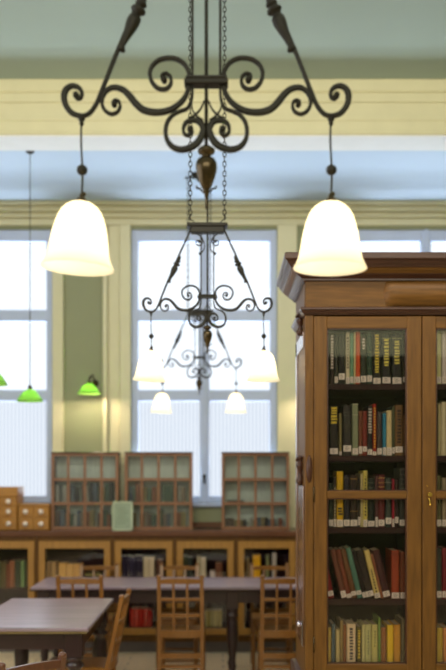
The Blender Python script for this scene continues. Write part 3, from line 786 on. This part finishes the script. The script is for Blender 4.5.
run([(46, 51, 562, (150, 122, 70), 4), (51.5, 56, 562, (176, 146, 86), 4), (58.5, 66, 563, (208, 168, 88), 3), (66.5, 73, 564, (214, 174, 96), 3), (73.3, 80, 564, (206, 164, 88), 3)], 1, W,
    ['leaning brown-buff book', 'leaning buff book', 'large leaning tan book', 'large leaning straw book', 'large leaning ochre book'])
# books lying flat in the same case
for k, (a, b, c, nm) in enumerate(((84, 103, (46, 46, 66), 'navy book lying flat at the bottom of the pile beside the tan books'), (85, 102, (54, 54, 70), 'slate blue book lying flat, second up in the pile beside the tan books'),
                                   (86, 103, (40, 44, 58), 'blackish blue book lying flat, third up beside the tan books'), (85, 101, (128, 126, 70), 'olive book lying flat on top of the pile beside the tan books'))):
    o = book(0, .032, (b - a) / 111.7, .15, c, 0, 0, nm, 'books in the low bookcases')
    o.rotation_euler = (0, PI / 2, 0); o.location = ((a - CX) / 111.7, LY + .06, SH1 + .033 * (k + 1))
W = 'low bookcase shelf above the red books'
run([(122, 125.8, 556, (48, 46, 66)), (126, 130, 556, (46, 44, 60)), (130.2, 134, 557, (52, 50, 70)), (134.2, 138, 556, (44, 42, 58)), (138.2, 142.5, 556, (50, 46, 62)), (143.5, 149, 557, (206, 198, 160)), (149.2, 154.5, 557, (212, 204, 168)), (156.5, 163, 560, (92, 66, 48), 5)], 1, W,
    ['navy volume', 'dark navy volume', 'slate-blue volume', 'blue-black volume', 'indigo volume', 'cream book', 'pale ivory book', 'leaning brown book'])
W = 'upper shelf, low bookcase behind the central chair'
run([(183, 187, 556, (70, 84, 60)), (187.3, 192.5, 557, (48, 62, 52)), (197, 200.5, 557, (198, 192, 154), 6), (201, 206, 558, (212, 206, 172), 6), (210, 215, 571, (210, 204, 196)), (215.5, 222.5, 563, (122, 82, 56), 4)], 1, W,
    ['sage green book', 'dark green book', 'thin leaning cream book', 'leaning ivory book', 'short white book', 'leaning brown book'])
W = 'upper shelf, low bookcase nearest the tall one'
run([(247, 249.6, 558, (150, 134, 92)), (253, 260.5, 555, (236, 184, 30), 3), (266, 269.5, 556, (128, 140, 96), 12), (272.5, 276.5, 557, (206, 206, 190), -22)], 1, W,
    ['thin buff book', 'bright yellow book', 'green book tilted left', 'whitish book tilted right'])
W = 'lower shelf left of central chair'
run([(120, 123, 611, (112, 108, 70), 3), (123.4, 126.3, 611, (126, 118, 84), 3), (130, 134.5, 609, (206, 52, 36), 4), (134.8, 139, 609, (216, 58, 40), 4), (139.3, 143.5, 609, (200, 46, 34), 4), (143.8, 148, 609, (214, 60, 44), 4), (148.3, 151.6, 610, (196, 44, 34), 4), (157, 161, 612, (176, 40, 40)), (161.3, 165, 613, (86, 80, 80)), (165.3, 169, 613, (76, 72, 74))], 0, W,
    ['thin olive book', 'thin grey-olive book', 'scarlet book', 'vermilion book', 'deep red book', 'coral red book', 'brick red book', 'crimson book beside the red group', 'slate grey book', 'charcoal book'])
W = 'lower shelf behind the long table leg'
run([(184, 188, 614, (84, 80, 84)), (188.3, 193, 614, (74, 70, 76)), (193.4, 198, 613, (92, 88, 86)), (205, 209, 611, (190, 180, 92)), (209.3, 213, 611, (176, 170, 90)), (213.3, 217.5, 611, (196, 186, 96)), (217.8, 222, 611, (182, 172, 84))], 0, W,
    ['grey book', 'charcoal book', 'ash grey book', 'olive-yellow book', 'olive book', 'straw-yellow book', 'moss-yellow book'])
W = 'lower shelf beside the tall bookcase'
run([(248, 252, 611, (64, 56, 54)), (252.4, 257, 612, (92, 78, 60)), (257.4, 261, 611, (56, 54, 62)), (272, 276, 612, (104, 92, 84)), (276.4, 281, 611, (70, 60, 56))], 0, W,
    ['dark brown book', 'brown book', 'blue-black book', 'grey-brown book', 'dark umber book'])
j = MB().lathe([(.02, 0), (.03, .004), (.03, .01), (.012, .03), (.012, .06), (.028, .08), (.034, .11), (.03, .15), (.018, .165)], (0, 0, 0), (0, 0, 1), 14)
o = j.build('vase', mat('white_china', srgb(220, 210, 190), .3)); o.location = (lx(266.5), LY + .12, SH0 + .0005)
tag(o, 'small white china vase on the lower shelf behind the right slatted chair', 'vase')

# ------------------------------------------------------------------ glazed boxes on the worktop
def glazed_case(pa, pb, pt, label):
    Yc = 8.60; s_ = F / Yc
    A, B = (pa - CX) / s_, (pb - CX) / s_; z0 = WT + .0005; z1 = EYE + (HY - pt) / s_
    t = thing('glazed_case', label, 'display case', (0, 0, 0), 0, 'glazed wooden cases on the worktop')
    y0, y1 = Yc, Yc + .2
    m = MB().box(A, A + .014, y0 + .016, y1, z0, z1); m.box(B - .014, B, y0 + .016, y1, z0, z1); m.box(A, B, y0 + .016, y1, z1 - .014, z1); m.box(A, B, y0 + .016, y1, z0, z0 + .014)
    m.build('carcass', walnut_v, t)
    MB().box(A + .014, B - .014, y1 - .01, y1, z0 + .014, z1 - .014).build('back_panel', back_m, t)
    H_ = z1 - z0; zs = [z0 + H_ * .345, z0 + H_ * .66]
    for z in zs: MB().box(A + .014, B - .014, y0 + .02, y1 - .01, z - .006, z + .006).build('shelf', walnut_v, t)
    f = MB(); fw = .024
    f.box(A - .004, A + fw, y0, y0 + .016, z0, z1, b=.003); f.box(B - fw, B + .004, y0, y0 + .016, z0, z1, b=.003)
    f.box(A, B, y0 + .0015, y0 + .0145, z1 - .022, z1 - .001, b=.003); f.box(A, B, y0 + .0015, y0 + .0145, z0 + .001, z0 + .03, b=.003)
    for z in zs: f.box(A, B, y0 + .001, y0 + .015, z - .013, z + .013, b=.002)
    for k in (1, 2, 3):
        x = A + (B - A) * k / 4; f.box(x - .012, x + .012, y0 + .002, y0 + .014, z0, z1, b=.002)
    do = f.build('door', mat('case_frame_wood', srgb(136, 94, 66), .3, grain=VG, var=.15), t)
    MB().box(A + .02, B - .02, y0 + .009, y0 + .011, z0 + .02, z1 - .02).build('glass', old_glass, do)
    m = MB().box(A - .008, B + .008, y0 - .006, y1, z1, z1 + .014, b=.004); m.build('top_board', walnut_d, t)
    return A, B, zs, z0, y0
glaz = [(51.5, 118, 453.5, 'dark-framed glazed case on the worktop, leftmost of three, beside the card drawers'),
        (125, 192, 453.5, 'dark-framed glazed case on the worktop in the middle, behind the green notice'),
        (222, 289, 453.5, 'dark-framed glazed case on the worktop, rightmost, against the central window')]
dark = [((84, 64, 56), 'dark brown'), ((120, 104, 90), 'grey-brown'), ((84, 92, 104), 'slate'), ((128, 112, 76), 'khaki'), ((70, 88, 76), 'dark green'), ((130, 80, 60), 'russet'), ((46, 44, 48), 'black'), ((150, 146, 138), 'grey')]
where = ['left', 'middle', 'right']
for gi, g in enumerate(glaz):
    A, B, zs, z0, y0 = glazed_case(*g)
    rnd = random.Random(gi + 3)
    rows = [(zs[0] + .0065, .19 if gi < 2 else 0, 'centre'), (z0 + .0145, .17 if gi < 2 else .10, 'bottom')]
    for (zz, hh, rn) in rows:
        if hh == 0: continue
        x = A + .03; k = 0; used = {}
        while x < B - .07 and k < 14:
            wv_ = rnd.uniform(.026, .044); h = hh * rnd.uniform(.72, 1.0)
            if rnd.random() < .16: x += .03
            c, nm = dark[rnd.randrange(len(dark))]
            book(x, x + wv_, h, .11, c, y0 + .045, zz, '%s book, %s from left on the %s shelf, %s glazed case' % (nm, ORD[k], rn, where[gi]), 'old books in the glazed cases')
            x += wv_ + .0015; k += 1
    if gi == 2:
        o = MB().ball((0, 0, .032), .032, 14).build('china_ball', mat('white_china', srgb(230, 220, 210), .3)); 
        bk = (234.5 - CX) / (F / 8.64)
        o.location = (bk, y0 + .03, z0 + .125)
        # small jar carrying the ball lid
        o.location = (bk, 0, 0)
        COL.objects.unlink(o); bpy.data.objects.remove(o)
        b0 = book(0, .02, .16, .10, (50, 46, 46), 0, 0, 'thin black book lying flat on the centre shelf of the right glazed case', 'old books in the glazed cases')
        b0.rotation_euler = (0, PI / 2, 0); b0.location = (A + .04, y0 + .05, zs[0] + .007 + .02)
# pale green notice on the worktop
n0 = at(112.5, 0, 8.53).x; n1 = at(133, 0, 8.53).x; zt_ = at(0, 501.5, 8.53).z
t = thing('framed_notice', 'small pale green framed notice leaning upright on the worktop between two glazed cases', 'notice', ((n0 + n1) / 2, 8.50, WT + .0005))
hw, hh = (n1 - n0) / 2, zt_ - WT
pg = mat('pale_green_card', srgb(150, 164, 142), .6); pf = mat('pale_green_frame', srgb(192, 202, 172), .5)
m = MB().box(-hw, -hw + .014, 0, .02, 0, hh, b=.003); m.box(hw - .014, hw, 0, .02, 0, hh, b=.003); m.box(-hw, hw, 0, .02, 0, .014, b=.003); m.box(-hw, hw, 0, .02, hh - .014, hh, b=.003)
m.build('frame', pf, t)
MB().box(-hw + .012, hw - .012, .008, .016, .012, hh - .012).build('card', pg, t)
m = MB()
for k in range(7): m.box(-hw * .6, hw * (.6 if k % 3 else .3), .0065, .008, hh * (.24 + .085 * k), hh * (.265 + .085 * k))
m.build('printed_lines', mat('faded_ink', srgb(112, 128, 104), .7), t)
MB().box(-.02, .02, .02, .07, 0, .012).build('stand', pf, t)

# card drawers
def drawers(pa, pb, rows_z, cols, label, lid=None, Yc=8.55):
    s_ = F / Yc; A, B = (pa - CX) / s_, (pb - CX) / s_
    Z = [EYE + (HY - q) / s_ for q in rows_z]
    Z[-1] = WT + .0005
    t = thing('card_drawer_cabinet', label, 'drawer cabinet', (0, 0, 0), 0, 'oak card drawers on the worktop')
    MB().box(A, B, Yc + .012, Yc + .28, Z[-1], Z[0], b=.003).build('carcass', oak_box, t)
    if lid is not None:
        z = EYE + (HY - lid) / s_; MB().box(A - .004, B + .004, Yc, Yc + .285, Z[0], z, b=.004).build('lid', oak_box, t)
    cw = (B - A) / cols
    for i in range(len(Z) - 1):
        for c in range(cols):
            a, b = A + cw * c + .006, A + cw * (c + 1) - .006
            d = MB().box(a, b, Yc, Yc + .03, Z[i + 1] + .005, Z[i] - .005, b=.004).build('drawer', oak_box, t)
            kz = (Z[i] + Z[i + 1]) / 2
            MB().lathe([(.009, 0), (.009, -.008), (.020, -.014), (.024, -.022), (.017, -.032), (.001, -.037)], ((a + b) / 2, Yc, kz), (0, 1, 0), 14).build('knob', knob_m, d)
drawers(-15.5, 17, (496.5, 506, 517, 529), 2, 'taller oak card drawer cabinet with white knobs at the left frame edge', lid=487)
drawers(18, 49.0, (506, 517.5, 529), 2, 'lower four-drawer oak card cabinet with pale knobs beside the left glazed case', lid=504)

# ------------------------------------------------------------------ tables
def table(name, label, x0, x1, y0, y1, h, legs, grp=None, leg_r=.045):
    t = thing(name, label, 'table', ((x0 + x1) / 2, (y0 + y1) / 2, 0), 0, grp)
    hx, hy = (x1 - x0) / 2, (y1 - y0) / 2
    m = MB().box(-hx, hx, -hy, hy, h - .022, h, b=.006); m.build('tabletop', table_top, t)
    m = MB().box(-hx + .005, hx - .005, -hy + .005, hy - .005, h - .034, h - .022, b=.004); m.build('edge_moulding', table_edge if name == 'reading_table' else table_m, t)
    m = MB(); ix, iy = hx - .05, hy - .05
    m.box(-ix, ix, -iy, -iy + .025, h - .125, h - .034); m.box(-ix, ix, iy - .025, iy, h - .125, h - .034)
    m.box(-ix, -ix + .025, -iy, iy, h - .125, h - .034); m.box(ix - .025, ix, -iy, iy, h - .125, h - .034)
    m.build('apron', table_m, t)
    for lx_, ly_ in legs:
        q = MB().box(lx_ - leg_r, lx_ + leg_r, ly_ - leg_r, ly_ + leg_r, h - .17, h - .034, b=.004)
        r = leg_r
        prof = [(r * .95, h - .17), (r * .98, h - .18), (r * .7, h - .195), (r * 1.02, h - .21), (r * 1.02, h - .225), (r * .62, h - .24), (r * .8, h - .27), (r * .98, h - .34), (r * .9, h - .43), (r * .62, h - .52), (r * .5, h - .58),
                (r * .75, h - .6), (r * .5, h - .62), (r * .62, h - .65), (r * .8, h - .68), (r * .45, .05), (r * .6, .03), (r * .5, .0)]
        q.lathe(prof[::-1], (lx_, ly_, 0), (0, 0, 1), 18)
        q.build('leg', table_m, t)
    return t
nx, ny = (-.732 + 1.42) / 2 - .085, (6.38 - 5.15) / 2 - .085
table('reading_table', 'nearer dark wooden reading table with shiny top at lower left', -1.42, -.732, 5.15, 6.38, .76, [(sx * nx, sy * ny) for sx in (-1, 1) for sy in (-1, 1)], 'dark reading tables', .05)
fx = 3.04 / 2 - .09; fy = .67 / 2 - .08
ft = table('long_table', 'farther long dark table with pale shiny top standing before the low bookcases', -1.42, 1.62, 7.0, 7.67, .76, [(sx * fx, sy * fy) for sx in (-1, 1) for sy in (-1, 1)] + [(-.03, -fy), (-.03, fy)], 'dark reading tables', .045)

# ------------------------------------------------------------------ chairs
def chair(m_, label):
    t = thing('slatted_chair', label, 'chair', (0, 0, 0), 0, 'slatted wooden library chairs')
    W_, D_ = .150, .19
    zt = .87
    def lean(z): return -.0 if z < .45 else -(z - .45) * .20
    for sx in (-1, 1):
        x = sx * W_
        pts = [(x, -D_, 0), (x, -D_ + .01, .2), (x, -D_ + .012, .42), (x, -D_ + lean(.6), .6), (x, -D_ + lean(.75), .75), (x, -D_ + lean(zt), zt)]
        q = MB(); hs = .0135; vs = []; fs = []
        for p in pts:
            for dx, dy in ((-hs, -hs * .9), (hs, -hs * .9), (hs, hs * .9), (-hs, hs * .9)): vs.append((p[0] + dx, p[1] + dy, p[2]))
        for i in range(len(pts) - 1):
            for k in range(4): fs.append((i * 4 + k, i * 4 + (k + 1) % 4, (i + 1) * 4 + (k + 1) % 4, (i + 1) * 4 + k))
        fs.append((3, 2, 1, 0)); fs.append(tuple(len(vs) - 4 + k for k in range(4)))
        q.add(vs, fs); q.ball((x, -D_ + lean(zt), zt + .006), .018, 10, .8)
        q.build('back_post', m_, t)
        q = MB().lathe([(.013, 0), (.016, .03), (.018, .2), (.016, .35), (.018, .44)], (x, D_ - .01, 0), (0, 0, 1), 12); q.build('leg', m_, t)
        for z in (.14, .26): MB().tube([(x, -D_ + .01, z), (x, D_ - .01, z)], .010, 8).build('stretcher', m_, t)
    def rail(z, h, th=.010, nm='rail', crest=0):
        y = -D_ + lean(z); q = MB()
        N = 8; vs = []; fs = []
        for i in range(N + 1):
            u = i / N; x = -W_ + .01 + (2 * W_ - .02) * u; bow = -.012 * math.sin(PI * u); zz = z + crest * math.sin(PI * u)
            vs += [(x, y + bow - th, z - h), (x, y + bow + th, z - h), (x, y + bow + th, zz + h), (x, y + bow - th, zz + h)]
        for i in range(N):
            for k in range(4): fs.append((i * 4 + k, i * 4 + (k + 1) % 4, (i + 1) * 4 + (k + 1) % 4, (i + 1) * 4 + k))
        fs.append((3, 2, 1, 0)); fs.append(tuple(len(vs) - 4 + k for k in range(4)))
        q.add(vs, fs); q.build(nm, m_, t)
    rail(.842, .015, nm='top_rail', crest=.008); rail(.715, .010, nm='rail'); rail(.600, .010, nm='rail')
    rail(.465, .026, nm='seat_rail'); rail(.31, .020, nm='lower_rail'); rail(.235, .012, nm='lower_rail')
    for sx in (-1, 1):
        x = sx * .048
        pts = [(x, -D_ + lean(z) - .011, z) for z in (.47, .53, .6, .7, .84)]
        q = MB()
        vs = []; fs = []
        for p in pts:
            for dx, dy in ((-.008, -.005), (.008, -.005), (.008, .005), (-.008, .005)): vs.append((p[0] + dx, p[1] + dy, p[2]))
        for i in range(len(pts) - 1):
            for k in range(4): fs.append((i * 4 + k, i * 4 + (k + 1) % 4, (i + 1) * 4 + (k + 1) % 4, (i + 1) * 4 + k))
        fs.append((3, 2, 1, 0)); fs.append(tuple(len(vs) - 4 + k for k in range(4)))
        q.add(vs, fs); q.build('slat', m_, t)
    MB().box(-W_ - .012, W_ + .012, -D_ + .012, D_ + .015, .44, .462, b=.006).build('seat', m_, t)
    MB().box(-W_, W_, D_ - .02, D_, .40, .44).build('front_rail', m_, t)
    MB().tube([(-W_, D_ - .01, .20), (W_, D_ - .01, .20)], .010, 8).build('stretcher', m_, t)
    return t
c0 = chair(chair_m, 'slatted wooden chair with its back to us, at the centre of the long table')
def place(x, y, rz, label, sz=1.0, src=c0):
    c = copy_tree(src); c.location = (x, y, 0); c.rotation_euler = (0, 0, rz); c.scale = (1, 1, sz); c['label'] = label
    return c
c0.location = (-.298, 6.90, 0)
place(.425, 6.90, 0, 'slatted wooden chair with its back to us, partly hidden by the tall bookcase')
place(-1.0, 6.90, 0, 'slatted wooden chair at the left end of the long table, seen over the near table')
place(-.37, 7.80, PI, 'slatted chair across the long table, its top rail behind the central chair', .94)
place(.395, 7.80, PI, 'slatted chair across the long table, its top rail below the yellow book', .94)
place(-1.05, 7.80, PI, 'slatted chair across the long table, its top rail below the tan books', .94)
place(-.86, 5.72, PI / 2 - .04, 'slatted wooden chair seen from the side at the right edge of the near table')
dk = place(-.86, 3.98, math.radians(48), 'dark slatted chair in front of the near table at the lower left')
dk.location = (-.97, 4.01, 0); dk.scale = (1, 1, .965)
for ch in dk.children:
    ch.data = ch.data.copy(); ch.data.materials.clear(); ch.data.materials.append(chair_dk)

# ------------------------------------------------------------------ green shaded lamps
def green_lamp(px, pyb, D, label, top_z, r=.104):
    p = at(px, pyb, D)
    t = thing('green_pendant_lamp', label, 'lamp', p, 0, 'green glass lamps')
    prof = [(.012, .095), (.03, .09), (.052, .074), (.075, .048), (.092, .022), (r, 0), (r - .003, 0), (.088, .022), (.071, .046), (.05, .07), (.03, .086), (.012, .09)]
    MB().lathe(prof, (0, 0, 0), (0, 0, 1), 28, cap=False).build('lamp_shade', green_glass, t)
    MB().lathe([(.016, .088), (.018, .11), (.010, .125), (.004, .13)], (0, 0, 0), (0, 0, 1), 12).build('cap', brass_dk, t)
    if top_z: 
        MB().tube([(0, 0, .12), (0, 0, top_z - p.z)], .0035, 6).build('lamp_cord', cord_m, t)
        MB().lathe([(.035, 0), (.03, -.02), (.01, -.03)], (0, 0, top_z - p.z), (0, 0, 1), 12).build('ceiling_rose', iron, t)
    MB().ball((0, 0, .045), .014, 12).build('bulb', bulb_m, t)
    li = bpy.data.lights.new('lamp_light', 'POINT'); li.energy = 1.6; li.color = (1, .86, .6); li.shadow_soft_size = .024
    lo = bpy.data.objects.new('lamp_light', li); COL.objects.link(lo); lo.parent = t; lo.location = (0, 0, .035)
    return t, li
green_lamp(30, 401.5, 7.37, 'green glass pendant lamp on a long cord before the left window', Z2)
green_lamp(-9, 385, 5.98, 'green glass lamp cut off by the left frame edge', Z1)
def wall_lamp(px, py, D, label, power=11):
    t, li = green_lamp(px, py, D, label, None)
    t.name = 'green_wall_lamp'
    li.energy = power; li.color = (1, .78, .56); li.shadow_soft_size = .03
    y = YB - D
    P = smooth_path([(0, 0, .12), (.015, .01, .16), (.03, .05, .175), (.02, y - .05, .15), (.02, y - .005, .12)], 6)
    MB().tube(P, .007, 8).build('bracket', brass_dk, t)
    MB().lathe([(.035, 0), (.03, .015), (.01, .03)], (.02, y, .12), (0, -1, 0), 14).build('wall_plate', brass_dk, t)
    MB().ball((.012, .0, .15), .014, 10).build('tap', brass_dk, t)
    return t
wall_lamp(89, 394, 8.62, 'green glass wall lamp on a brass bracket lighting the wall between the windows')
wall_lamp(318, 394, 8.62, 'green glass wall lamp behind the tall bookcase, glowing on the wall')
